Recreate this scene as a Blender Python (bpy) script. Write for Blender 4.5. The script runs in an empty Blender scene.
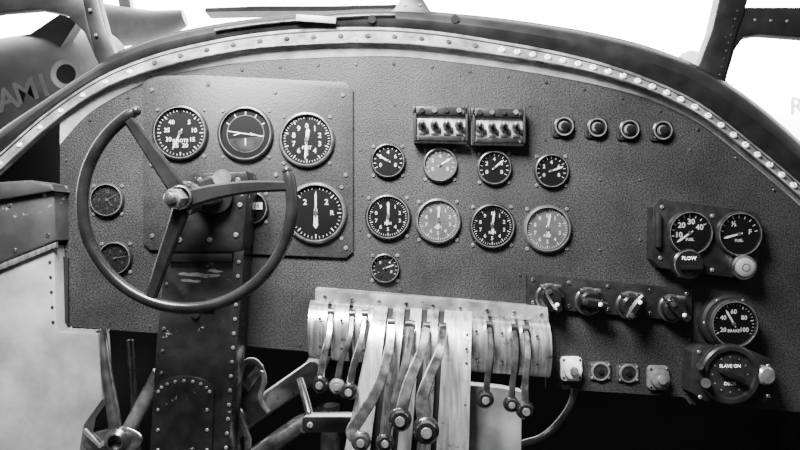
import bpy, bmesh, math, random
from mathutils import Vector, Matrix
random.seed(7)
S=0.002; D=1.33333; ZC=1.15
def W(px,py,w=0.0):
    k=(D-w)/D
    return Vector(((px-400)*S*k,-w,ZC+(225-py)*S*k))
def Ln(px,w=0.0): return px*S*(D-w)/D
R=math.radians
# ---------------- materials
def mat(name,c1,c2=None,rough=0.5,metal=0.0,scale=40,bump=0.0,bscale=300,rvar=0.1,lo=0.35,hi=0.65,scratch=0.0,scol=0.6,detail=6,spec=0.5,big=0.25,bigs=7,brushed=False):
    m=bpy.data.materials.new(name); m.use_nodes=True
    nt=m.node_tree; b=nt.nodes['Principled BSDF']
    if c2 is None: c2=c1*0.8
    tc=nt.nodes.new('ShaderNodeTexCoord')
    n=nt.nodes.new('ShaderNodeTexNoise'); n.inputs['Scale'].default_value=scale; n.inputs['Detail'].default_value=detail
    if brushed:
        mpb=nt.nodes.new('ShaderNodeMapping'); mpb.inputs['Scale'].default_value=(6,1,.6)
        nt.links.new(tc.outputs['Object'],mpb.inputs[0]); nt.links.new(mpb.outputs[0],n.inputs['Vector'])
    else: nt.links.new(tc.outputs['Object'],n.inputs['Vector'])
    cr=nt.nodes.new('ShaderNodeValToRGB')
    cr.color_ramp.elements[0].position=lo; cr.color_ramp.elements[1].position=hi
    cr.color_ramp.elements[0].color=(c2,c2,c2,1); cr.color_ramp.elements[1].color=(c1,c1,c1,1)
    nt.links.new(n.outputs[0],cr.inputs[0])
    col=cr.outputs[0]
    nb=nt.nodes.new('ShaderNodeTexNoise'); nb.inputs['Scale'].default_value=bigs; nb.inputs['Detail'].default_value=5; nb.inputs['Roughness'].default_value=.65
    nt.links.new(tc.outputs['Object'],nb.inputs['Vector'])
    mb=nt.nodes.new('ShaderNodeMapRange'); mb.inputs[1].default_value=.3; mb.inputs[2].default_value=.7; mb.inputs[3].default_value=1-big; mb.inputs[4].default_value=1+big*.4
    nt.links.new(nb.outputs[0],mb.inputs[0])
    mm=nt.nodes.new('ShaderNodeMixRGB'); mm.blend_type='MULTIPLY'; mm.inputs[0].default_value=1
    nt.links.new(col,mm.inputs[1]); nt.links.new(mb.outputs[0],mm.inputs[2]); col=mm.outputs[0]
    if scratch>0:
        n2=nt.nodes.new('ShaderNodeTexNoise'); n2.inputs['Scale'].default_value=22; n2.inputs['Detail'].default_value=12; n2.inputs['Roughness'].default_value=0.75
        mp=nt.nodes.new('ShaderNodeMapping'); mp.inputs['Scale'].default_value=(0.9,1,1.4)
        mp.inputs['Rotation'].default_value=(0,0.5,0)
        nt.links.new(tc.outputs['Object'],mp.inputs[0]); nt.links.new(mp.outputs[0],n2.inputs['Vector'])
        r2=nt.nodes.new('ShaderNodeValToRGB'); r2.color_ramp.elements[0].position=1-scratch; r2.color_ramp.elements[1].position=min(1,1-scratch+0.04)
        nt.links.new(n2.outputs[0],r2.inputs[0])
        mx=nt.nodes.new('ShaderNodeMixRGB'); nt.links.new(r2.outputs[0],mx.inputs[0]); nt.links.new(col,mx.inputs[1]); mx.inputs[2].default_value=(scol,scol,scol,1)
        col=mx.outputs[0]
    nt.links.new(col,b.inputs['Base Color'])
    b.inputs['Metallic'].default_value=metal
    b.inputs['Specular IOR Level'].default_value=spec
    mr=nt.nodes.new('ShaderNodeMapRange'); mr.inputs[3].default_value=max(0.03,rough-rvar); mr.inputs[4].default_value=min(1,rough+rvar)
    nt.links.new(n.outputs[0],mr.inputs[0]); nt.links.new(mr.outputs[0],b.inputs['Roughness'])
    if bump>0:
        n3=nt.nodes.new('ShaderNodeTexNoise'); n3.inputs['Scale'].default_value=bscale; n3.inputs['Detail'].default_value=3
        nt.links.new(tc.outputs['Object'],n3.inputs['Vector'])
        bp=nt.nodes.new('ShaderNodeBump'); bp.inputs['Strength'].default_value=bump; bp.inputs['Distance'].default_value=0.002
        nt.links.new(n3.outputs[0],bp.inputs['Height']); nt.links.new(bp.outputs[0],b.inputs['Normal'])
    return m
M_panel=mat('crinkle_paint',0.036,0.007,0.5,0,340,0.5,340,lo=0.36,hi=0.66,detail=2,big=.55,spec=.28,scratch=.335,scol=.10)
M_sub=mat('subpanel_paint',0.034,0.014,0.45,0,300,0.25,340,detail=2,big=.55,bigs=10,spec=.33,scratch=.335,scol=.12)
M_black=mat('black_paint',0.012,0.006,0.35,0,60,scratch=0.36,scol=0.2,spec=.4)
M_blackm=mat('black_matte',0.007,0.004,0.6,0,60,spec=.3)
M_bake=mat('bakelite',0.008,0.005,0.22,0,30)
M_colm=mat('column_paint',0.011,0.005,0.25,0.0,30,0.15,80,scratch=0.375,scol=0.3)
M_frame=mat('frame_paint',0.010,0.005,0.4,0,25,0.1,60,scratch=0.35,scol=0.12,spec=.4)
M_strip=mat('flange_metal',0.27,0.09,0.42,0.2,28,0.25,90,lo=0.3,hi=0.7,scratch=0.41,scol=0.03,big=.6)
M_coam=mat('coaming_leather',0.42,0.25,0.6,0,30,0.3,120)
M_alu=mat('aluminium',0.9,0.45,0.27,0.92,30,0.2,60,scratch=.42,scol=.2,big=.4,bigs=14,brushed=True)
M_white=mat('bright_alloy',0.85,0.5,0.34,0.75,30,0.15,60,scratch=.41,scol=.2,big=.4,bigs=12,brushed=True)
M_ename=mat('white_enamel',0.9,0.7,0.36,0.1,24,0.1,40)
M_steel=mat('steel',0.85,0.35,0.22,0.98,60,big=.45,bigs=20)
M_dark_st=mat('dark_steel',0.13,0.05,0.30,0.8,40)
M_dial=mat('dial_black',0.006,0.004,0.6,0,20,spec=.2)
M_dialrefl=mat('dial_painted_reflection',0.18,0.11,0.6,0,20)  # grey reflection of the gauge glass, painted into the dial colour
M_mark=mat('dial_marks',1.0,0.95,0.5,0,20,big=.1)
M_markd=mat('dial_marks_dim',0.12,0.07,0.5,0,20)
M_bez=mat('bezel_black',0.016,0.008,0.3,0.0,60,spec=.4)
M_bezl=mat('bezel_worn',0.30,0.16,0.3,0.6,60)
M_bezm=mat('bezel_dark_worn',0.10,0.04,0.3,0.5,60)
M_wheel=mat('wheel_grip',0.012,0.005,0.27,0,20,0.08,60,scratch=.34,scol=.12,spec=.4)
M_wall=mat('interior_paint',0.04,0.02,0.5,0,12,0.3,40,scratch=0.40,scol=0.2)
M_side=mat('side_plate',0.33,0.16,0.45,0.1,9,0.15,30,scratch=0.36,scol=0.08,big=.55,bigs=5)
M_floor=mat('floor_paint',0.03,0.012,0.6,0,14,0.3,50)
M_fire=mat('firewall_paint',0.015,0.006,0.7,0,10,0.3,30)
M_ac=mat('aircraft_paint',0.17,0.08,0.5,0,2.2)
M_acl=mat('aircraft_light_grey',0.8,0.6,0.5,0,1.2)
M_acw=mat('aircraft_white',0.95,0.9,0.5,0,1.2)
M_acd=mat('aircraft_dark',0.03,0.02,0.5,0,1.2)
def glassmat(name,rough,fac):
    m=bpy.data.materials.new(name); m.use_nodes=True; nt=m.node_tree; nt.nodes.clear()
    o=nt.nodes.new('ShaderNodeOutputMaterial'); t=nt.nodes.new('ShaderNodeBsdfTransparent'); g=nt.nodes.new('ShaderNodeBsdfGlossy')
    g.inputs['Roughness'].default_value=rough; mx=nt.nodes.new('ShaderNodeMixShader'); 
    f=nt.nodes.new('ShaderNodeFresnel'); f.inputs[0].default_value=1.45
    mul=nt.nodes.new('ShaderNodeMath'); mul.operation='MULTIPLY'; mul.inputs[1].default_value=fac
    nt.links.new(f.outputs[0],mul.inputs[0]); nt.links.new(mul.outputs[0],mx.inputs[0])
    nt.links.new(t.outputs[0],mx.inputs[1]); nt.links.new(g.outputs[0],mx.inputs[2]); nt.links.new(mx.outputs[0],o.inputs[0])
    return m
M_glass=glassmat('gauge_glass',0.08,0.7)
M_pane=glassmat('window_glass',0.02,0.5)
# ---------------- geometry accumulator
_txt={}
def textmesh(s):
    if s in _txt: return _txt[s]
    cu=bpy.data.curves.new('t','FONT'); cu.body=s; cu.align_x='CENTER'; cu.align_y='CENTER'; cu.size=1; cu.resolution_u=2; cu.offset=0.018
    ob=bpy.data.objects.new('t',cu); bpy.context.scene.collection.objects.link(ob)
    dg=bpy.context.evaluated_depsgraph_get(); dg.update()
    me=bpy.data.meshes.new_from_object(ob.evaluated_get(dg))
    vs=[v.co.copy() for v in me.vertices]; fs=[tuple(p.vertices) for p in me.polygons]
    bpy.data.objects.remove(ob); bpy.data.curves.remove(cu); bpy.data.meshes.remove(me)
    _txt[s]=(vs,fs); return _txt[s]
class G:
    def __init__(s,name): s.name=name; s.v=[]; s.f=[]; s.m=[]; s.mats=[]
    def add(s,vs,fs,mt):
        if mt not in s.mats: s.mats.append(mt)
        i=s.mats.index(mt); o=len(s.v); s.v+= [tuple(v) for v in vs]
        for f in fs: s.f.append(tuple(a+o for a in f)); s.m.append(i)
    def lathe(s,prof,o,mt,axis=(0,-1,0),seg=24,rot=0,a0=0,a1=360):
        ax=Vector(axis).normalized(); up=Vector((0,0,1)) if abs(ax.z)<0.9 else Vector((0,1,0))
        u=ax.cross(up).normalized(); v=u.cross(ax).normalized()
        full=(a1-a0)>=360; n=seg if full else seg+1
        vs=[];fs=[]
        for (r,h) in prof:
            for i in range(n):
                a=R(a0+(a1-a0)*i/seg+rot); vs.append(Vector(o)+ax*h+u*(r*math.cos(a))+v*(r*math.sin(a)))
        for j in range(len(prof)-1):
            for i in range(seg):
                k=(i+1)%n
                if prof[j][0]<1e-7 and prof[j+1][0]<1e-7: continue
                fs.append((j*n+i,j*n+k,(j+1)*n+k,(j+1)*n+i))
        s.add(vs,fs,mt)
    def cyl(s,p0,p1,r,mt,r1=None,seg=16):
        p0=Vector(p0);p1=Vector(p1); d=p1-p0; h=d.length; r1=r if r1 is None else r1
        s.lathe([(0,0),(r,0),(r1,h),(0,h)],p0,mt,axis=d,seg=seg)
    def ball(s,c,r,mt,seg=16,sq=1.0):
        s.lathe([(r*math.sin(math.pi*i/10),-r*sq*math.cos(math.pi*i/10)) for i in range(11)],c,mt,seg=seg)
    def box(s,c,size,mt,bev=0.0,M=None):
        bm=bmesh.new(); bmesh.ops.create_cube(bm,size=1)
        for v in bm.verts: v.co=Vector((v.co.x*size[0],v.co.y*size[1],v.co.z*size[2]))
        if bev>0: bmesh.ops.bevel(bm,geom=bm.edges[:],offset=bev,segments=2,affect='EDGES',profile=0.5)
        if M is not None: bm.transform(M)
        bm.verts.index_update()
        s.add([v.co+Vector(c) for v in bm.verts],[[v.index for v in f.verts] for f in bm.faces],mt); bm.free()
    def prism(s,poly,w0,w1,mt,bev=0.0,wp=None,back=None):
        bm=bmesh.new(); pts=[W(x,y,w1 if wp is None else wp) for x,y in poly]
        vs=[bm.verts.new((p.x,-w1,p.z)) for p in pts]
        f=bm.faces.new(vs); r=bmesh.ops.extrude_face_region(bm,geom=[f])
        nv=[e for e in r['geom'] if isinstance(e,bmesh.types.BMVert)]
        for v in nv: v.co.y=-w0
        bmesh.ops.recalc_face_normals(bm,faces=bm.faces[:])
        if bev>0:
            es=[e for e in bm.edges if all(abs(v.co.y+w1)<1e-6 for v in e.verts)]
            bmesh.ops.bevel(bm,geom=es,offset=bev,segments=2,affect='EDGES',profile=0.5)
        bmesh.ops.triangulate(bm,faces=[f for f in bm.faces if len(f.verts)>4])
        bm.verts.index_update()
        s.add([v.co.copy() for v in bm.verts],[[v.index for v in f.verts] for f in bm.faces],mt); bm.free()
    def loft(s,secs,mt,closed=True,caps=True,loop=False):
        n=len(secs[0]); vs=[p for sc in secs for p in sc]; fs=[]
        m=len(secs)
        for j in range(m if loop else m-1):
            q=(j+1)%m
            for i in range(n if closed else n-1):
                k=(i+1)%n; fs.append((j*n+i,j*n+k,q*n+k,q*n+i))
        if caps and closed and not loop: fs.append(tuple(range(n))); fs.append(tuple((m-1)*n+i for i in range(n)))
        s.add(vs,fs,mt)
    def tube(s,path,r,mt,seg=12,ry=None):
        P=[Vector(p) for p in path]; rs=r if isinstance(r,(list,tuple)) else [r]*len(P)
        secs=[]; prev=None
        for i,p in enumerate(P):
            t=(P[min(i+1,len(P)-1)]-P[max(i-1,0)]).normalized()
            if prev is None:
                a=Vector((0,1,0)) if abs(t.y)<0.9 else Vector((1,0,0)); u=t.cross(a).normalized()
            else: u=(prev-t*prev.dot(t)).normalized()
            prev=u; v=t.cross(u)
            f=1 if ry is None else ry
            secs.append([p+u*(rs[i]*math.cos(2*math.pi*k/seg))+v*(rs[i]*f*math.sin(2*math.pi*k/seg)) for k in range(seg)])
        s.loft(secs,mt)
    def bar(s,path,wd,th,mt):
        P=[Vector(p) for p in path]; ws=wd if isinstance(wd,(list,tuple)) else [wd]*len(P); secs=[]
        for i,p in enumerate(P):
            t=(P[min(i+1,len(P)-1)]-P[max(i-1,0)]).normalized(); u=t.cross(Vector((0,1,0))).normalized(); v=u.cross(t).normalized()
            a=ws[i]/2; b=th/2; c=min(a,b)*0.5
            secs.append([p+u*x+v*y for x,y in [(-a+c,-b),(a-c,-b),(a,-b+c),(a,b-c),(a-c,b),(-a+c,b),(-a,b-c),(-a,-b+c)]])
        s.loft(secs,mt)
    def text(s,t,c,size,mt,rot=0):
        vs,fs=textmesh(t); ca=math.cos(R(rot)); sa=math.sin(R(rot))
        s.add([Vector(c)+Vector(((v.x*ca+v.y*sa)*size,0,(-v.x*sa+v.y*ca)*size)) for v in vs],fs,mt)
    def flat(s,pts,mt): s.add(pts,[tuple(range(len(pts)))],mt)
    def screw(s,c,r,mt=None,axis=(0,-1,0),h=None):
        h=h or r*0.6
        s.lathe([(r,0),(r,h*0.5),(r*0.75,h),(0,h)],c,mt or M_steel,axis=axis,seg=10)
        ax=Vector(axis).normalized(); a=random.random()*3.14
        u=ax.cross(Vector((0.01,0,1))).normalized(); v=u.cross(ax); d=u*math.cos(a)+v*math.sin(a); e=ax.cross(d)
        o=Vector(c)+ax*(h+0.0001); s.flat([o+d*r*.75+e*r*.13,o-d*r*.75+e*r*.13,o-d*r*.75-e*r*.13,o+d*r*.75-e*r*.13],M_blackm)
    def done(s):
        me=bpy.data.meshes.new(s.name); me.from_pydata(s.v,[],s.f)
        for m in s.mats: me.materials.append(m)
        me.polygons.foreach_set('material_index',s.m)
        me.polygons.foreach_set('use_smooth',[True]*len(s.f))
        bm=bmesh.new(); bm.from_mesh(me); bmesh.ops.recalc_face_normals(bm,faces=bm.faces[:]); bm.to_mesh(me); bm.free()
        me.set_sharp_from_angle(angle=R(32)); me.update()
        ob=bpy.data.objects.new(s.name,me); bpy.context.scene.collection.objects.link(ob); return ob
def interp(tab,x):
    n=len(tab)
    for i in range(n-1):
        if x<=tab[i+1][0] or i==n-2:
            x0,y0=tab[i];x1,y1=tab[i+1]
            m0=(y1-tab[i-1][1])/(x1-tab[i-1][0]) if i>0 else (y1-y0)/(x1-x0)
            m1=(tab[i+2][1]-y0)/(tab[i+2][0]-x0) if i<n-2 else (y1-y0)/(x1-x0)
            t=(x-x0)/(x1-x0); h=x1-x0
            return (2*t**3-3*t**2+1)*y0+(t**3-2*t**2+t)*h*m0+(-2*t**3+3*t**2)*y1+(t**3-t**2)*h*m1
def curve(pts,n=8):
    P=[Vector(p) for p in pts]; out=[]
    for i in range(len(P)-1):
        p0=P[max(i-1,0)];p1=P[i];p2=P[i+1];p3=P[min(i+2,len(P)-1)]
        for k in range(n):
            t=k/n; out.append(0.5*((2*p1)+(-p0+p2)*t+(2*p0-5*p1+4*p2-p3)*t*t+(-p0+3*p1-3*p2+p3)*t**3))
    out.append(P[-1]); return out
T_win=[(-60,180),(0,131),(50,97),(100,64),(120,52),(160,37),(200,28),(250,20),(300,15),(350,11),(400,10),(450,14),(500,19),(550,26),(600,35),(650,48),(700,68),(750,100),(800,143),(860,200)]
T_in=[(-60,208),(0,153),(50,110),(100,77),(150,56),(200,43),(250,34),(300,29),(350,27),(400,28),(450,33),(500,41),(550,50),(600,62),(650,79),(700,103),(750,141),(800,183),(860,240)]
T_st=[(-60,228),(0,172),(50,127),(100,92),(150,72),(200,59),(250,50),(300,46),(350,44),(400,45),(450,50),(500,57),(550,65),(600,76),(650,92),(700,117),(750,156),(800,199),(860,258)]
T_pan=[(60,143),(80,120),(100,104),(150,79),(200,67),(250,60),(300,57),(350,55),(400,55),(450,60),(500,66),(550,74),(600,84),(650,98),(700,122),(750,161),(800,204),(840,245)]
# ---------------- instrument panel
g=G('instrument_panel')
top=[(x,interp(T_pan,x)) for x in range(60,841,10)]
poly=top+[(840,430),(800,412),(690,404),(684,397),(546,388),(546,352),(313,352),(235,345),(155,333),(60,326)]
g.prism(poly,-0.008,0.0,M_panel)
for x in range(90,800,38):
    g.screw(W(x,interp(T_pan,x)+9,0),Ln(1.7),M_dark_st)
for (x,y) in [(66,160),(66,200),(66,250),(110,322),(150,326),(300,345),(360,230),(360,150),(362,195),(395,105),(530,105),(545,140),(690,150),(640,180),(600,180),(520,275),(640,240),(600,250),(400,290),(345,345),(610,330),(640,335),(690,340)]:
    g.screw(W(x,y,0),Ln(1.5),M_bezm)
g.done()
g=G('blind_flying_subpanel')
def rrect(x0,y0,x1,y1,r,sk=0):
    o=[]
    for cx,cy,a in [(x1-r,y0+r,-90),(x1-r,y1-r,0),(x0+r,y1-r,90),(x0+r,y0+r,180)]:
        for k in range(5):
            b=R(a+90*k/4); px=cx+r*math.cos(b); o.append((px,cy+r*math.sin(b)+sk*(px-x0)))
    return o
g.prism([(143,84),(150,76),(200,75),(346,82),(353,90),(353,252),(346,258),(150,250),(143,243)],0.0005,0.007,M_sub,bev=0.0015)
for (x,y) in [(152,90),(208,84),(275,92),(343,95),(152,165),(152,236),(346,175),(346,248),(280,250),(276,175)]:
    g.screw(W(x,y,0.007),Ln(2.2),M_bezl)
g.done()
# ---------------- gauges
def gauge(name,px,py,r,w=0.0,dial=None,nums=(),a0=0,a1=360,nt=36,needles=(),label=None,bez=None,horizon=False,screws=True,numr=0.58,ns=0.3,lab2=None,plug=0.0,mk=None,rim=None):
    g=G(name); c=W(px,py,w); r_=Ln(r,w); dial=dial or M_dial; bez=bez or M_bez; mk=mk or M_mark
    H=0.010+plug
    if plug>0: g.lathe([(r_*0.95,0),(r_*0.95,plug)],c,M_blackm,seg=40)
    g.lathe([(r_,plug),(r_,plug+0.006),(r_*.96,plug+0.009),(r_*.90,H),(r_*.86,plug+0.004)],c,bez,seg=48)
    g.lathe([(r_*.89,H+0.0003),(r_*.915,H+0.0003)],c,rim or M_bezl,seg=48)
    g.lathe([(r_*.87,plug+0.0035),(0,plug+0.0035)],c,dial,seg=48)
    d=plug+0.0039; rr=r_*.84
    def pt(a,q,h=d): return c+Vector((math.sin(R(a))*q,-h,math.cos(R(a))*q))
    def q4(a,q0,q1,t,h=d,m=None):
        m=m or mk
        e=Vector((math.cos(R(a)),0,-math.sin(R(a))))*t
        g.flat([pt(a,q0,h)-e,pt(a,q0,h)+e,pt(a,q1,h)+e*0.7,pt(a,q1,h)-e*0.7],m)
    if nt:
        for i in range(nt+1):
            a=a0+(a1-a0)*i/nt; big=(i%5==0) if nt>20 else True
            q4(a,rr*(0.82 if big else 0.90),rr*0.98,rr*(0.022 if big else 0.012))
    n=len(nums)
    for i,t in enumerate(nums):
        full=(a1-a0)>=360
        a=a0+(a1-a0)*i/(n if full else max(1,n-1))
        if t!='': g.text(str(t),pt(a,rr*numr),rr*ns,mk)
    if horizon:
        g.flat([pt(a,rr*.74,d+.0001) for a in range(98,263,11)],M_bezm)
        g.flat([pt(-83,rr*.76,d+.0004),pt(-80,rr*.76,d+.0004),pt(97,rr*.76,d+.0004),pt(100,rr*.76,d+.0004)],mk)
        for sx in (-1,1):
            g.box(c+Vector((sx*rr*.34,-d-0.001,-rr*.02)),(rr*.3,0.0005,rr*.035),mk,M=Matrix.Rotation(R(sx*18),4,'Y'))
        g.lathe([(rr*.76,d+0.0005),(rr*.80,d+0.0005)],c,M_bezl,seg=40)
        for a in (-60,-30,0,30,60): q4(a,rr*.8,rr*.93,rr*.02)
        for a in (180,): q4(a,rr*.2,rr*.5,rr*.03,d+.001)
    for (a,l,t) in needles:
        e=Vector((math.cos(R(a)),0,-math.sin(R(a))))*t*rr
        g.flat([pt(a+180,rr*.18,d+0.001)-e*.6,pt(a+180,rr*.18,d+0.001)+e*.6,pt(a,rr*l*.8,d+0.001)+e,pt(a,rr*l,d+0.001),pt(a,rr*l*.8,d+0.001)-e],mk)
    if needles: g.lathe([(rr*.10,d),(rr*.09,d+0.0022),(0,d+0.0024)],c,M_bezl,seg=14)
    if label: g.text(label,pt(180,rr*.34),rr*.2,mk)
    if lab2: g.text(lab2,c+Vector((rr*.62,-d,rr*.0)),rr*.26,mk)
    g.lathe([(r_*.87,plug+0.0075),(0,plug+0.0080)],c,M_glass,seg=32)
    if screws:
        for k in range(4):
            a=45+90*k; g.screw(c+Vector((math.sin(R(a))*r_*1.17,0,math.cos(R(a))*r_*1.17)),Ln(1.9,w),M_bezl)
    return g
gauge('airspeed_indicator',181,133,28,0.007,nums=('','5','10','15','20','25','30','35','40'),nt=40,needles=((205,.8,.04),),label='KNOTS',ns=.26).done()
gauge('artificial_horizon',246,134,28,0.007,nt=0,horizon=True).done()
gauge('altimeter',307,140,28,0.007,nums=tuple(range(10)),nt=50,needles=((185,.85,.045),(8,.5,.08)),bez=M_bezm,label='FEET').done()
gauge('turn_and_slip_indicator',316,213,31,0.007,nt=40,nums=('','2','','','','','','2'),needles=((0,.85,.04),(180,.6,.09)),bez=M_bezm,lab2='R').done()
g=gauge('gyro_heading_window',252,208,17,0.007,nt=0,screws=True)
c=W(252,208,0.007)
g.box(c+Vector((0,-0.006,0.004)),(Ln(22),0.002,Ln(7)),M_mark)
for i,t in enumerate(['3','4','5']): g.text(t,c+Vector((Ln(-7+7*i),-0.0074,0.004)),Ln(6),M_blackm)
g.done()
gauge('clock',108,200,17,0,nums=('12','3','6','9'),nt=12,needles=((140,.6,.05),(60,.8,.04)),dial=M_panel,bez=M_panel,mk=M_markd,rim=M_markd).done()
gauge('suction_gauge',116,258,17,0,nums=('0','2','4','6'),a0=-120,a1=120,nt=12,needles=((80,.8,.05),),dial=M_panel,bez=M_panel,mk=M_markd,rim=M_markd).done()
for i,(x,y,n) in enumerate([(388,161,-60),(440,165,60),(494,168,50),(551,171,70)]):
    gauge('oil_pressure_gauge' if i<2 else 'oil_temperature_gauge',x,y,17.5,0,nums=('0','2','4','6','8'),a0=-120,a1=120,nt=12,needles=((n,.85,.07),),dial=M_dialrefl if i==1 else M_dial,ns=.36,bez=M_bez if i in(0,3) else M_bezm).done()
for i,(x,y) in enumerate([(388,217),(438,221),(492,226),(547,229)]):
    gauge('engine_tachometer',x,y,23 if i!=3 else 24,0,nums=tuple(range(0,10)) ,nt=50,needles=((2+3*i,.8,.06),(188-6*i,.45,.08)),dial=M_dialrefl if i in(1,3) else M_dial,bez=M_bez if i%2==0 else M_bezm,ns=.26,numr=.64,label='RPM').done()
gauge('air_temperature_gauge',385,268,15,0,nums=('-','0','4','8'),a0=-120,a1=120,nt=12,needles=((70,.8,.05),),dial=M_panel).done()
# ---------------- switch boxes
def swbox(x0,y0,x1,y1):
    g=G('engine_switch_box'); cx=(x0+x1)/2; w=0.0
    g.prism([(x0,y0+2),(x1,y0+3),(x1,y1),(x0,y1-1)],0,0.022,M_white,bev=0.002)
    g.prism([(x0-1,y0+1),(x1+1,y0+2),(x1+1,y0+10),(x0-1,y0+9)],0.02,0.032,M_black,bev=0.002)
    g.prism([(x0+1,y1-8),(x1-1,y1-7),(x1-1,y1-2),(x0+1,y1-3)],0.02,0.029,M_black,bev=0.001)
    for sx in (x0+1,x1-1): g.box(W(sx,(y0+y1)/2,0.015),(Ln(2.5),0.034,Ln(36)),M_blackm,bev=0.001)
    for i in range(4):
        x=x0+8+(x1-x0-16)*i/3
        g.cyl(W(x,y0+20,0.020),W(x,y0+20,0.030),Ln(4.2),M_dark_st); g.cyl(W(x,y0+20,0.030),W(x,y0+17,0.045),Ln(1.6),M_blackm,r1=Ln(2.6))
        g.ball(W(x,y0+17,.045),Ln(2.2),M_bezl)
        g.box(W(x+5,y0+25,0.024),(Ln(3),0.006,Ln(5)),M_blackm,bev=0.0006)
        g.box(W(x,y0+29,0.026),(Ln(6),0.008,Ln(3)),M_dark_st if i%2 else M_blackm,bev=0.0006)
        g.cyl(W(x,y0+5,0.030),W(x,y0+5,0.036),Ln(2.4),M_bezl if i%2 else M_blackm)
    for x,y in [(x0+4,y0+6),(x1-4,y0+7),(x0+4,y1-5),(x1-4,y1-4)]: g.screw(W(x,y,0.032 if y<y0+15 else .029),Ln(1.5))
    g.done()
swbox(414,105,467,143); swbox(472,107,524,145)
# ---------------- dimmer knobs
for (x,y) in [(563,127),(596,128),(628,130),(661,131)]:
    g=G('dimmer_knob'); c=W(x,y,0)
    g.prism(rrect(x-11,y-10,x+11,y+10,3),0,0.005,M_blackm,bev=0.001)
    g.lathe([(Ln(10),0.005),(Ln(10),0.009),(Ln(8.6),0.011),(Ln(7.4),0.011),(Ln(7),0.007)],c,M_bez,seg=28)
    g.lathe([(Ln(9.2),0.0115),(Ln(8.0),0.0115)],c,M_bezl,seg=28)
    g.lathe([(Ln(7.2),0.007),(0,0.007)],c,M_bake,seg=24)
    g.lathe([(Ln(5.4),0.007),(Ln(4.8),0.012),(Ln(4),0.014)],c,M_bezl,seg=20)
    g.lathe([(Ln(4),0.007),(Ln(3.6),0.018),(0,0.019)],c,M_bake,seg=20)
    for a in (45,135,225,315): g.screw(c+Vector((Ln(9.5)*math.sin(R(a)),-0.005,Ln(9)*math.cos(R(a)))),Ln(1.2),M_bezl)
    g.done()
# ---------------- fuel gauge box right
g=G('fuel_gauge_box')
g.prism([(660,199),(758,212),(762,221),(757,276),(748,280),(660,268),(652,259),(653,207)],0,0.03,M_black,bev=0.003)
for p in [(662,207),(752,219),(660,258),(712,216),(712,270)]: g.screw(W(p[0],p[1],0.03),Ln(2),M_bezl)
g.box(W(658,230,0.034),(Ln(5),0.012,Ln(34)),M_blackm,bev=0.002)
g.done()
gauge('fuel_contents_gauge',689,233,23,0.03,nums=('10','20','30','40'),a0=-100,a1=60,nt=8,needles=((-125,.85,.06),),label='FUEL',screws=False,bez=M_bez,ns=.4).done()
gauge('fuel_contents_gauge',738,234,23,0.03,nums=('','½','','F'),a0=-80,a1=80,nt=8,needles=((-105,.85,.06),),label='FUEL',screws=False,bez=M_bez,ns=.36).done()
g=G('fuel_flow_selector'); c=W(685,264,0.03)
g.lathe([(Ln(15),0),(Ln(15),.014),(Ln(13),.018),(0,.018)],c,M_bake,seg=28); g.text('FLOW',c+Vector((0,-.0185,Ln(6))),Ln(5),M_mark)
g.lathe([(Ln(14),.0165),(Ln(13.2),.0185)],c,M_bezm,seg=28)
g.box(c+Vector((0,-.022,-Ln(3))),(Ln(18),.012,Ln(4)),M_bake,bev=.001)
g.text('OFF',c+Vector((0,-.0187,-Ln(9))),Ln(4),M_markd); g.done()
g=G('push_button'); c=W(741,267,0.03)
g.lathe([(Ln(12),0),(Ln(12),.012),(Ln(10),.014),(Ln(9),.012)],c,M_steel,seg=28); g.lathe([(Ln(9),.010),(Ln(9),.018),(Ln(7),.020),(0,.020)],c,M_side,seg=24)
g.lathe([(Ln(4),.0202),(Ln(3.2),.0202)],c,M_dark_st,seg=18); g.done()
g=gauge('brake_pressure_gauge',724,321,24,0.0,nums=('20','40','60','80','100'),a0=-120,a1=120,nt=24,needles=((-30,.8,.05),),label='BRAKE',plug=0.035,bez=M_dark_st,screws=False)
c=W(724,321,0); g.lathe([(Ln(27),0),(Ln(27),.02),(Ln(25),.026),(Ln(23),.026)],c,M_blackm,seg=36)
for k in range(6): g.screw(c+Vector((Ln(25)*math.cos(k*1.047),-.024,Ln(25)*math.sin(k*1.047))),Ln(1.6),M_bezl)
g.done()
g=G('radio_control_unit'); c=W(726,373,0)
g.prism([(692,352),(702,345),(750,350),(772,360),(775,395),(765,404),(705,402),(690,392)],0,.04,M_blackm,bev=.004)
g.lathe([(Ln(30,.04),0.04),(Ln(30,.04),.055),(Ln(28,.04),.058),(Ln(24,.04),.058),(Ln(23,.04),.052),(0,.052)],W(727,373,.04)+Vector((0,.04,0)),M_bez,seg=40)
cc=W(727,373,.04)+Vector((0,-.0125,0))
for i in range(12):
    a=i*30; g.box(cc+Vector((Ln(17)*math.sin(R(a)),0,Ln(17)*math.cos(R(a)))),(Ln(1.4),.0006,Ln(1.4)),M_bezl)
g.text('SLAVE ON',cc+Vector((0,0,Ln(8))),Ln(4.5),M_mark); g.text('DECK',cc+Vector((0,0,-Ln(9))),Ln(4.5),M_mark)
g.box(cc+Vector((0,-.008,0)),(Ln(24),.014,Ln(5)),M_bake,bev=.001,M=Matrix.Rotation(R(25),4,'Y'))
g.cyl(W(706,383,.055),W(706,383,.078),Ln(4.5),M_dark_st); g.cyl(W(700,366,.05),W(700,366,.07),Ln(3.5),M_dark_st)
g.lathe([(Ln(9),0),(Ln(9),.016),(Ln(7),.02),(0,.021)],W(762,374,.04),M_bezl,seg=24)
for p in [(699,352),(745,356),(768,366),(768,396),(700,397)]: g.screw(W(p[0],p[1],.04),Ln(2),M_bezl)
g.done()
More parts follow.
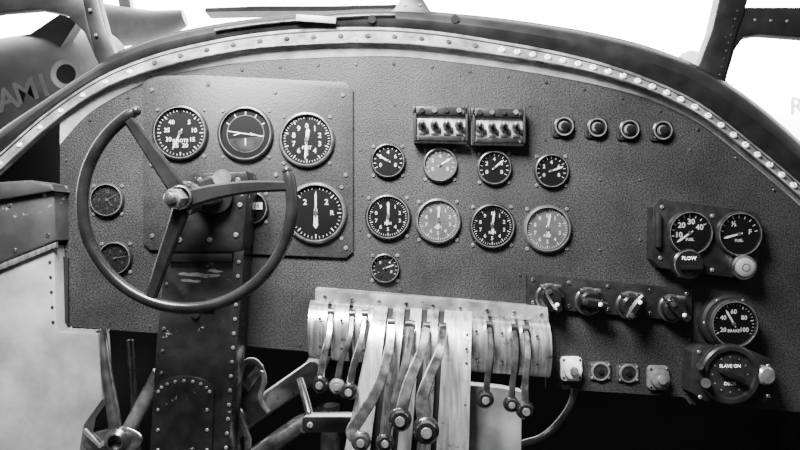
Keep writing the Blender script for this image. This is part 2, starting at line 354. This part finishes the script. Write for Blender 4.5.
# ---------------- magneto strip
g=G('magneto_switch_panel')
g.prism([(527,274),(692,289),(692,322),(527,307)],0,.012,M_black,bev=.0015)
for x in (533,569,608,650,687):
    yy=274+(x-527)*15/165
    g.screw(W(x,yy+5,.012),Ln(2)); g.screw(W(x,yy+28,.012),Ln(2))
for i,(x,y) in enumerate([(549,297),(588,301),(629,305),(671,308)]):
    c=W(x,y,.012)
    g.lathe([(Ln(14),0),(Ln(14),.006),(Ln(12.5),.008),(Ln(10),.008)],c,M_dark_st,seg=28)
    g.lathe([(Ln(12),.008),(Ln(11),.022),(Ln(9),.026),(0,.026)],c,M_bake,seg=24)
    a=[150,100,35,135][i]; d=Vector((math.sin(R(a)),0,math.cos(R(a))))
    o=c+Vector((0,-.034,0))
    g.bar([o-d*Ln(13),o-d*Ln(4),o+d*Ln(4),o+d*Ln(13)],[Ln(6),Ln(9),Ln(9),Ln(6)],.018,M_bake)
    g.lathe([(Ln(2.8),0),(Ln(2.6),.003),(0,.0035)],o+Vector((0,-.009,0))-d*Ln(9),M_steel,seg=14)
    g.lathe([(Ln(2.0),0),(0,.002)],o+Vector((0,-.009,0))+d*Ln(6),M_mark,seg=14)
    for s_ in(-1,1): g.box(c+Vector((s_*Ln(7),-.014,Ln(11))),(Ln(6),.014,Ln(4)),M_steel,bev=.001)
g.done()
for i,(x,y) in enumerate([(572,369),(600,371),(628,373),(659,378)]):
    if i in(0,3):
        g=G('starter_button'); g.prism(rrect(x-11,y-12,x+10,y+12,4),0,.008,M_ename if i==0 else M_bezl,bev=.001)
        c=W(x,y,.008)
        g.lathe([(Ln(9),0),(Ln(9),.01),(Ln(7),.012),(0,.012)],c,M_ename if i==0 else M_bezl,seg=20)
        g.lathe([(Ln(4),.012),(Ln(4),.02),(0,.021)],c,M_bezl,seg=16)
        for dx in(-8,8):
            for dy in(-9,9): g.screw(W(x+dx,y+dy,.008),Ln(1.3),M_dark_st)
    else:
        g=G('panel_socket'); c=W(x,y,0)
        g.prism(rrect(x-11,y-9,x+11,y+9,3),0,.004,M_bezm,bev=.001)
        g.lathe([(Ln(9.5),0.004),(Ln(9),.006),(Ln(7.5),.006),(Ln(7.5),.0045)],c,M_bezl,seg=24)
        g.lathe([(Ln(7.5),.0045),(0,.0045)],c,M_blackm,seg=20); g.lathe([(Ln(3),.0045),(Ln(2.5),.008),(0,.008)],c,M_bake,seg=12)
        for k in (40,140,220,320): g.screw(c+Vector((Ln(11)*math.cos(R(k)),-.004,Ln(10)*math.sin(R(k)))),Ln(1.2),M_bezl)
    g.done()
# ---------------- coaming arch
g=G('coaming_flange')
secs=[]
xs=list(range(-60,861,10))
for x in xs:
    a=W(x,interp(T_in,x),-0.016); b=W(x,interp(T_st,x),0.016)
    t=Vector((0,0.006,-0.0035))
    secs.append([a,b,b+t,a+t])
g.loft(secs,M_strip)
secs=[]
for x in range(60,841,10):
    b=W(x,interp(T_st,x)-0.5,0.012); c=W(x,interp(T_pan,x)+1.5,0.001); 
    secs.append([b,c,c+Vector((0,.004,-.001)),b+Vector((0,.004,-.002))])
g.loft(secs,M_coam)
g.tube([W(x,interp(T_st,x)-1.2,0.018) for x in xs],Ln(1.3),M_dark_st,seg=8)
g.tube([W(x,interp(T_in,x)+3.5,-0.008) for x in xs],Ln(0.9),M_blackm,seg=6)
x=-40
while x<850:
    y=interp(T_in,x)*.45+interp(T_st,x)*.55
    sl=abs(interp(T_in,x+5)-interp(T_in,x-5))/10
    p=W(x,y,0.003); g.screw(p,Ln(3.6 if x>480 else 2.8),M_ename if (x>480 or x<130) else M_bezm,axis=(0,-.9,.65))
    x+= 27/math.sqrt(1+sl*sl) if x<500 else 15.5/math.sqrt(1+sl*sl)
g.done()
# ---------------- windscreen frame
g=G('windscreen_frame')
secs=[]
for x in xs:
    a=W(x,interp(T_win,x),-0.035); b=W(x,interp(T_in,x)+1,-0.017)
    d=(b-a); n=Vector((0,-1,0.25)).normalized()
    h=d.length*0.3
    secs.append([a,a+d*.12+n*h*.6,a+d*.35+n*h,a+d*.65+n*h,a+d*.9+n*h*.5,b,b+Vector((0,.02,0)),a+Vector((0,.02,0))])
g.loft(secs,M_frame)
g.tube([W(x,interp(T_win,x)+1,-0.028) for x in xs],Ln(2),M_blackm,seg=8)
g.prism([(60,-90),(90,-90),(98,0),(106,30),(116,58),(100,72),(92,45),(82,0)],-0.05,-0.025,M_frame,bev=.004)
g.prism([(398,-90),(428,-90),(424,0),(430,10),(448,18),(450,22),(370,20),(375,14),(394,9),(400,0)],-0.05,-0.02,M_frame,bev=.004)
g.prism([(735,-90),(775,-90),(748,2),(738,30),(730,60),(722,90),(730,106),(690,82),(700,62),(712,30),(719,0)],-0.05,-0.02,M_frame,bev=.004)
g.prism([(-60,-60),(84,-60),(84,0),(97,45),(103,66),(96,60),(84,32),(66,14),(40,9),(0,12),(-60,26)],-0.05,-0.03,M_frame,bev=.003)
g.prism([(742,7),(800,7),(870,10),(870,44),(800,37),(760,34),(744,37),(735,50),(724,88),(720,60),(732,30)],-0.05,-0.025,M_frame,bev=.003)
for i in range(9):
    g.screw(W(720+i*2.2,75-i*8,-0.02),Ln(1.3),M_dark_st)
for i in range(6): g.screw(W(755+i*16,20+i*.6,-0.025),Ln(1.6),M_bezl)
for p in [(405,5),(420,5),(412,15),(90,10),(96,35)]: g.screw(W(p[0],p[1],-0.02),Ln(1.8),M_bezl)
for sx in (372,455): g.cyl(W(sx,19,-.02),W(sx,19,-.005),Ln(4),M_blackm)
g.bar([W(x,interp(T_win,x)+5,-.006) for x in range(215,396,12)],Ln(2.5),.006,M_dark_st)
g.box(W(316,19,0.0),(Ln(40),.003,Ln(6.5)),M_side,bev=.0008,M=Matrix.Rotation(R(4),4,'Y'))
g.done()
def pane(i,pts):
    g=G('window_%d'%i); g.flat([W(x,y,-0.042) for x,y in pts],M_pane); g.done()
pane(1,[(-60,26),(0,12),(66,14),(100,66),(0,131),(-60,180)])
pane(2,[(92,-90),(398,-90),(400,10),(300,15),(200,28),(118,54)])
pane(3,[(428,-90),(735,-90),(700,72),(600,38),(500,20),(430,12)])
pane(4,[(744,37),(870,44),(870,205),(800,145),(724,88)])
# ---------------- control column
wc=0.09
g=G('control_column')
g.prism([(166,250),(242,250),(238,330),(226,470),(216,1000),(130,1000),(148,470),(156,340)],0.012,wc,M_colm,bev=.004)
g.prism([(190,173),(246,171),(249,180),(243,246),(240,252),(166,252),(164,240),(176,190)],0.02,wc+.008,M_colm,bev=.004)
g.prism([(234,252),(244,251),(238,335),(226,470),(216,470),(228,335)],wc,wc+.007,M_colm,bev=.001)
for i in range(15):
    t=i/14; g.screw(W(239-14*t,262+200*t,wc+.007),Ln(1.8),M_bezl)
for i in range(10):
    t=i/9; g.screw(W(168-12*t,262+200*t,wc),Ln(1.7),M_bezm)
arch=[(150,470)]+[(184-30*math.cos(R(a)),392-16*math.sin(R(a))) for a in range(0,181,15)]+[(211,470)]
g.prism(arch,wc,wc+.006,M_colm,bev=.0012)
for a in range(10,171,20): g.screw(W(184-26*math.cos(R(a)),394-13*math.sin(R(a)),wc+.006),Ln(1.6),M_bezl)
for y in (410,430,450): g.screw(W(158,y,wc+.006),Ln(1.6),M_bezl); g.screw(W(207,y,wc+.006),Ln(1.6),M_bezl)
g.screw(W(196,315,wc),Ln(4),M_black)
g.prism([(172,305),(214,307),(213,311),(172,309)],wc,wc+.005,M_colm)
g.prism([(168,262),(232,262),(232,254),(168,254)],wc,wc+.010,M_colm,bev=.002)
random.seed(3)
for (x,y,l,t) in [(200,275,46,2.4),(190,281,22,1.5),(215,271,16,1.5)]:
    P_=[(x+l/2*math.cos(R(a))*random.uniform(.7,1.1),y+t*math.sin(R(a))*random.uniform(.5,1.3)+.06*(math.cos(R(a))*l/2)) for a in range(0,360,24)]
    g.prism(P_,wc,wc+.0006,M_bezl)
for p in [(200,180),(238,180),(236,235),(180,240),(210,240),(240,205)]: g.screw(W(p[0],p[1],wc+.008),Ln(2.4),M_bezl)
g.cyl(W(214,196,wc+.005),W(214,196,wc+.03),Ln(19),M_colm,r1=Ln(16),seg=28)
g.cyl(W(222,178,wc+.005),W(222,178,wc+.03),Ln(8),M_bezl); 
g.done()
# ---------------- yoke wheel
ww=0.19
g=G('control_wheel')
C=(187,203); rr=105
def wp_(a,r=rr): return W(C[0]+r*math.cos(R(a)),C[1]-r*math.sin(R(a)),ww)
path=[wp_(a) for a in [119+ (378-119)*i/72 for i in range(73)]]
rad=[Ln(6.1,ww)]*73; rad[0]=Ln(4,ww); rad[-1]=Ln(4,ww)
g.tube(path,rad,M_wheel,seg=16)
g.ball(path[0],Ln(5,ww),M_wheel); g.ball(path[-1],Ln(5,ww),M_wheel)
H=W(184,198,ww)
def spoke(pts,wd):
    g.bar(curve([W(x,y,ww+dw) for x,y,dw in pts],6),[Ln(wd[0],ww)+(Ln(wd[1],ww)-Ln(wd[0],ww))*i/((len(pts)-1)*6) for i in range((len(pts)-1)*6+1)],.014,M_wheel)
spoke([(184,198,.012),(163,168,.008),(143,139,.002),(126,115,0)],(18,10))
spoke([(184,200,.012),(215,192,.008),(250,187,.004),(291,186,0)],(18,10))
spoke([(184,200,.012),(176,225,.008),(164,258,.002),(150,300,0)],(18,11))
ax=Vector((-.25,-1,-.06))
g.lathe([(Ln(17,ww),-.02),(Ln(17,ww),.008),(Ln(14,ww),.014),(Ln(11,ww),.014)],H,M_dark_st,seg=32)
g.lathe([(Ln(12,ww),.014),(Ln(12,ww),.024),(Ln(10.5,ww),.027)],H,M_steel,seg=28)
g.lathe([(Ln(10.5,ww),.010),(Ln(10.5,ww),.032),(Ln(9,ww),.035),(0,.035)],H,M_bezl,axis=ax,seg=6)
g.lathe([(Ln(6.5,ww),.03),(Ln(6,ww),.046),(Ln(4,ww),.048),(0,.048)],H,M_steel,axis=ax,seg=20)
g.cyl(W(214,196,wc+.028),H,Ln(10,ww),M_steel,r1=Ln(10,ww),seg=24)
for k in range(3): g.screw(H+Vector((Ln(13.5)*math.cos(R(k*120+60)),-.014,Ln(13.5)*math.sin(R(k*120+60)))),Ln(2))
g.done()
# ---------------- throttle quadrant
g=G('throttle_quadrant')
g.prism([(315,289),(548,308),(549,322),(315,303)],0.001,.045,M_strip,bev=.002)
for i in range(9):
    g.screw(W(325+i*27,297+i*2.2,.045),Ln(2.2),M_steel)
def drumseg(x0,x1,cy,r,wd,mt,slope=0.08,a0=-30,a1=150,w0=0.02):
    secs=[]
    for x in (x0,x1):
        sec=[]
        for i in range(19):
            a=R(a0+(a1-a0)*i/18)
            p=W(x,cy+slope*(x-312),w0+0.03); 
            sec.append(p+Vector((0,-math.sin(a)*wd,math.cos(a)*Ln(r,.05))))
        sec.append(W(x,cy+slope*(x-312),w0))
        secs.append(sec)
    g.loft(secs,mt)
segsL=[(311,329),(333,350),(354,374)]
segsR=[(466,487),(491,513),(516,522),(527,547)]
for a,b in segsL+segsR: drumseg(a,b,330,30,.045,M_alu)
drumseg(314,373,330,26,.040,M_blackm); drumseg(467,546,330,26,.040,M_blackm)
for a,b in segsL+segsR:
    if b-a>10:
        for yy in(318,346): g.screw(W((a+b)/2,yy+.08*((a+b)/2-312),.094),Ln(1.5),M_dark_st)
def shroud(x0t,x1t,x0b,x1b,mt,off=0.0):
    prof=[(300,.03),(304,.06),(312,.085),(325,.105),(345,.120),(370,.130),(400,.135),(430,.135),(470,.13)]
    secs=[]
    for y,w in prof:
        t=(y-300)/170; w=w-off
        xa=x0t+(x0b-x0t)*t; xb=x1t+(x1b-x1t)*t
        a=W(xa,y+.06*(xa-312),w);b=W(xb,y+.06*(xb-312),w)
        secs.append([a,b,b+Vector((0,.008,0)),a+Vector((0,.008,0))])
    g.loft(secs,mt)
shroud(375,388,340,367,M_white)
shroud(394,405,375,389,M_alu)
shroud(411,422,395,409,M_white)
shroud(428,439,415,429,M_alu)
shroud(445,472,435,468,M_white)
shroud(377,470,344,466,M_blackm,off=.012)
def cheek(xt,xb):
    pts=[(300,.03),(312,.085),(345,.120),(400,.135),(470,.13)]
    A=[W(xt+(xb-xt)*(y-300)/170,y+.06*(xt-312),w-.002) for y,w in pts]
    B=[Vector((p.x,-.0,p.z)) for p in A]
    for i in range(4): g.flat([A[i],A[i+1],B[i+1],B[i]],M_alu)
cheek(376,341); cheek(471,467)
for i in range(8): g.screw(W(467-i*.4,335+i*14,.118+.003*min(i,5)),Ln(1.3),M_dark_st)
g.prism([(468,385),(500,388),(522,392),(516,1000),(468,1000)],.03,.06,M_side,bev=.002)
g.done()
def lever(name,pts,wd,ballr,bm,mt,th=.007):
    g=G(name); P=curve([W(*p) for p in pts],6); n=len(P)
    g.bar(P,[Ln(wd[0])+(Ln(wd[1])-Ln(wd[0]))*i/(n-1) for i in range(n)],th,mt)
    c=P[-1]; w=pts[-1][2]; r=Ln(ballr,w)
    g.lathe([(0,-r*.75),(r*.7,-r*.7),(r*.95,-r*.4),(r,0),(r*.95,r*.4),(r*.72,r*.7),(0,r*.78)],c,bm,seg=24)
    g.lathe([(r*.42,r*.76),(r*.38,r*.9),(0,r*.92)],c,M_bezl if bm!=M_steel else M_dark_st,seg=14)
    g.cyl(P[0]+Vector((-Ln(3),0,0)),P[0]+Vector((Ln(3),0,0)),Ln(4),M_dark_st)
    g.done()
lever('throttle_lever',[(391,322,.12),(389,350,.15),(378,388,.17),(362,415,.18),(352,432,.185),(361,441,.19)],(8,12),10,M_dark_st,M_steel)
lever('throttle_lever',[(409,324,.12),(407,355,.16),(398,392,.19),(388,425,.20),(385,442,.20)],(7,7),9,M_bake,M_dark_st)
lever('throttle_lever',[(427,326,.12),(421,352,.17),(408,385,.20),(400,419,.21)],(7,11),12,M_bake,M_steel)
lever('throttle_lever',[(443,327,.12),(440,350,.18),(428,380,.22),(422,402,.23),(426,430,.235)],(7,12),13.5,M_bake,M_steel)
lever('throttle_lever',[(412,325,.12),(410,345,.15),(404,372,.17),(396,400,.175),(398,412,.18)],(5,6),7,M_dark_st,M_dark_st)
lever('mixture_lever',[(331,312,.09),(329,335,.12),(323,360,.13),(320,384,.13)],(5,7),9,M_bake,M_steel)
lever('mixture_lever',[(352,314,.09),(350,338,.12),(341,362,.13),(337,386,.13)],(5,6),8,M_bezl,M_dark_st)
lever('mixture_lever',[(365,314,.10),(361,340,.13),(353,368,.14),(349,391,.14)],(5,7),9,M_bake,M_steel)
lever('propeller_lever',[(489,325,.09),(491,350,.12),(488,375,.13),(485,399,.13)],(5,6),9,M_bake,M_dark_st)
lever('propeller_lever',[(514,328,.09),(516,352,.12),(513,380,.13),(511,404,.13)],(5,6),8,M_bake,M_dark_st)
lever('propeller_lever',[(525,329,.09),(528,352,.12),(525,382,.13),(525,410,.135)],(5,7),9.5,M_bake,M_steel)
# ---------------- left side structure
g=G('side_console')
g.prism([(-60,200),(0,190),(44,183),(54,190),(56,240),(0,263),(-60,285)],-.02,.05,M_wall,bev=.006)
g.prism([(-60,186),(30,180),(52,184),(54,191),(0,200),(-60,212)],-.02,.062,M_wall,bev=.005)
for p in [(10,205),(45,195),(48,235),(15,250)]: g.screw(W(p[0],p[1],.05),Ln(2))
g.done()
g=G('side_plate')
g.prism([(-60,293),(0,268),(54,246),(56,325),(60,332),(98,334),(102,400),(84,425),(76,470),(70,1000),(-60,1000)],-.01,.04,M_side,bev=.003)
g.prism([(54,254),(68,258),(68,330),(56,330)],.001,.006,M_blackm)  # black strip paints the darkness of the gap between plate and panel
g.prism([(-60,294),(0,264),(56,242),(56,247),(0,270),(-60,302)],.04,.048,M_alu,bev=.001)
for i in range(5): g.screw(W(50+i*.8,262+i*15,.04),Ln(1.6),M_dark_st)
g.done()
g=G('flap_hand_lever')
g.tube([W(101,330,.02),W(106,370,.03),W(112,405,.04),(W(117,438,.05))],[Ln(5),Ln(5.5),Ln(6),Ln(6)],M_dark_st)
plate=[(112+30*math.cos(R(a)),441-14*math.sin(R(a))+ (a>90 and a<270)*3) for a in range(0,360,15)]
g.prism(plate,.045,.052,M_steel,bev=.003)
g.lathe([(Ln(12),-.01),(Ln(12),.008),(Ln(8),.016),(Ln(6.5),.016)],W(118,440,.055),M_dark_st,seg=20)
g.bar([W(84,430,.056),W(100,446,.058),W(126,428,.056)],Ln(5),.006,M_bezl)
g.bar([W(105,450,.03),W(105,1000,.03)],Ln(20),.03,M_dark_st)
g.done()
# ---------------- under panel
g=G('rudder_pedal')
w_=-.06
c_=lambda a,b,dw=0:W(246+a,388+b,w_+dw)
g.tube(curve([c_(-8,62),c_(-12,30),c_(-10,0),c_(-2,-24),c_(10,-26),c_(18,-10),c_(14,10),c_(22,24)],5),Ln(3.2),M_bezl)
g.prism([(240,378),(252,360),(262,366),(266,384),(258,398),(262,412),(248,420),(238,404)],w_-.01,w_+.005,M_dark_st,bev=.003)
g.prism([(240,384),(256,366),(263,372),(248,392)],w_,w_+.009,M_steel,bev=.002)
g.bar([c_(-10,20,.01),c_(2,50,.01),c_(4,700,0)],Ln(7),.01,M_bezl)
g.done()
g=G('rudder_pedal_tube')
g.tube([W(205,455,-.1),W(250,415,-.1),W(312,372,-.1),W(330,340,-.6)],Ln(12),M_bezl)
g.tube([W(250,460,-.04),W(300,425,-.04),W(330,405,-.04),W(330,1000,-.04)],Ln(10),M_dark_st)
g.tube([W(118,450,-.12),W(160,372,-.12)],Ln(8),M_bezl)
g.tube([W(130,340,-.14),W(138,460,-.14),W(138,1000,-.14)],Ln(4),M_dark_st)
g.done()
g=G('parking_brake_handle')
g.prism(rrect(302,417,372,433,4),.04,.075,M_bake,bev=.003)
g.tube([W(312,425,.05),W(306,400,.02),W(300,380,-.02)],Ln(4),M_dark_st)
for x in (310,362): g.screw(W(x,425,.075),Ln(3),M_bezl)
g.done()
g=G('floor_edge_curve')  # grey tube standing in for the curved floor edge
g.tube(curve([W(577,380,-.02),W(570,405,-.02),W(556,425,-.02),W(540,438,-.02),W(515,448,-.04),W(500,480,-.06)]),Ln(3.5),M_dark_st)
g.tube([W(500,480,-.06),W(500,1000,-.06)],Ln(3.5),M_dark_st)
g.done()
def slab(name,c,s,m,bev=0):
    g=G(name); g.box(c,s,m,bev); g.done()
slab('floor',(0,-.55,.0),(2.3,2.6,.04),M_floor)
slab('wall_front',(0,.62,.55),(2.3,.03,1.1),M_fire)
slab('wall_left',(-1.12,-.55,.55),(.03,2.35,1.1),M_wall)
slab('wall_right',(1.12,-.55,.55),(.03,2.35,1.1),M_wall)
g=G('nose_deck')
secs=[]
for x in range(-60,861,20):
    a=W(x,interp(T_win,x)+8,-0.065); secs.append([a,Vector((a.x*.9,.64,a.z*.98-.03)),Vector((a.x*.9,.64,a.z*.98-.04)),a-Vector((0,0,.01))])
g.loft(secs,M_frame); g.done()
# ---------------- outside
O=W
wf=-3.5
g=G('parked_aircraft')
p0=O(-160,150,wf); p1=O(40,86,wf-.3); p2=O(108,58,wf-.8)
g.tube(curve([p0,p1,p2],8),[.55-.020*i for i in range(17)],M_ac,seg=32)
g.text('I',O(44,86,wf+.62),.2,M_acw,rot=-18); g.text('M',O(26,92,wf+.62),.2,M_acw,rot=-18); g.text('A',O(7,100,wf+.62),.2,M_acw,rot=-18)
c=O(66,74,wf+.45)
g.lathe([(.065,.0),(.10,.0)],c,M_acw,seg=30); g.lathe([(0,-.001),(.065,-.001)],c,M_acd,seg=30)
g.prism([(4,60),(60,48),(78,20),(60,14),(30,34),(0,40)],wf-.2,wf-.1,M_ac)
g.done()
g=G('parked_aircraft')
g.tube(curve([O(100,26,-5),O(150,26,-5),O(185,18,-5)],6),[.22-.012*i for i in range(13)],M_acl,seg=20)
g.prism([(112,-30),(124,-30),(134,24),(124,30)],-5.1,-5,M_acl)
g.prism([(205,8),(260,6),(330,6),(420,4),(420,9),(330,11),(260,11),(205,12)],-5.2,-5,M_acl)
g.done()
g=G('parked_aircraft')
g.tube(curve([O(700,130,-5),O(780,115,-5),O(900,120,-5)],6),[.75]*13,M_acw,seg=28)
g.text('R',O(797,107,-4),.2,M_ac)
g.prism([(740,60),(800,62),(900,70),(900,74),(800,66),(740,62)],-5,-4.6,M_acl)
g.done()
# ---------------- camera, world, lights
cam=bpy.data.cameras.new('camera'); co=bpy.data.objects.new('camera',cam); bpy.context.scene.collection.objects.link(co)
co.location=(0,-D,ZC); co.rotation_euler=(R(90),0,0); cam.lens=30; cam.sensor_width=36; cam.clip_start=.02
bpy.context.scene.camera=co
w=bpy.data.worlds.new('hangar_daylight'); bpy.context.scene.world=w; w.use_nodes=True; nt=w.node_tree
bg=nt.nodes['Background']; tc=nt.nodes.new('ShaderNodeTexCoord'); sp=nt.nodes.new('ShaderNodeSeparateXYZ')
nt.links.new(tc.outputs['Generated'],sp.inputs[0])
mr=nt.nodes.new('ShaderNodeMapRange'); mr.inputs[1].default_value=-.1; mr.inputs[2].default_value=.7; mr.inputs[3].default_value=.24; mr.inputs[4].default_value=20
nt.links.new(sp.outputs[1],mr.inputs[0])
mz=nt.nodes.new('ShaderNodeMapRange'); mz.inputs[1].default_value=-.1; mz.inputs[2].default_value=.2; mz.inputs[3].default_value=.1; mz.inputs[4].default_value=1
nt.links.new(sp.outputs[2],mz.inputs[0])
mu=nt.nodes.new('ShaderNodeMath'); mu.operation='MULTIPLY'; nt.links.new(mr.outputs[0],mu.inputs[0]); nt.links.new(mz.outputs[0],mu.inputs[1])
nt.links.new(mu.outputs[0],bg.inputs[1]); bg.inputs[0].default_value=(1,1,1,1)
def area(name,loc,tgt,e,sx,sy,spread=180):
    l=bpy.data.lights.new(name,'AREA'); l.energy=e; l.shape='RECTANGLE'; l.size=sx; l.size_y=sy; l.spread=R(spread)
    o=bpy.data.objects.new(name,l); o.location=loc; o.rotation_euler=(Vector(tgt)-Vector(loc)).to_track_quat('-Z','Y').to_euler(); bpy.context.scene.collection.objects.link(o)
area('canopy_skylight',(-.35,-.8,2.15),(-.13,0,1.25),88,.6,.4,115)
area('aircraft_fill_light',(3.2,.8,6.0),(4.2,5,2),1600,1.5,1.5,70)  # added fill, not a real lamp; brightens the backlit white aircraft outside
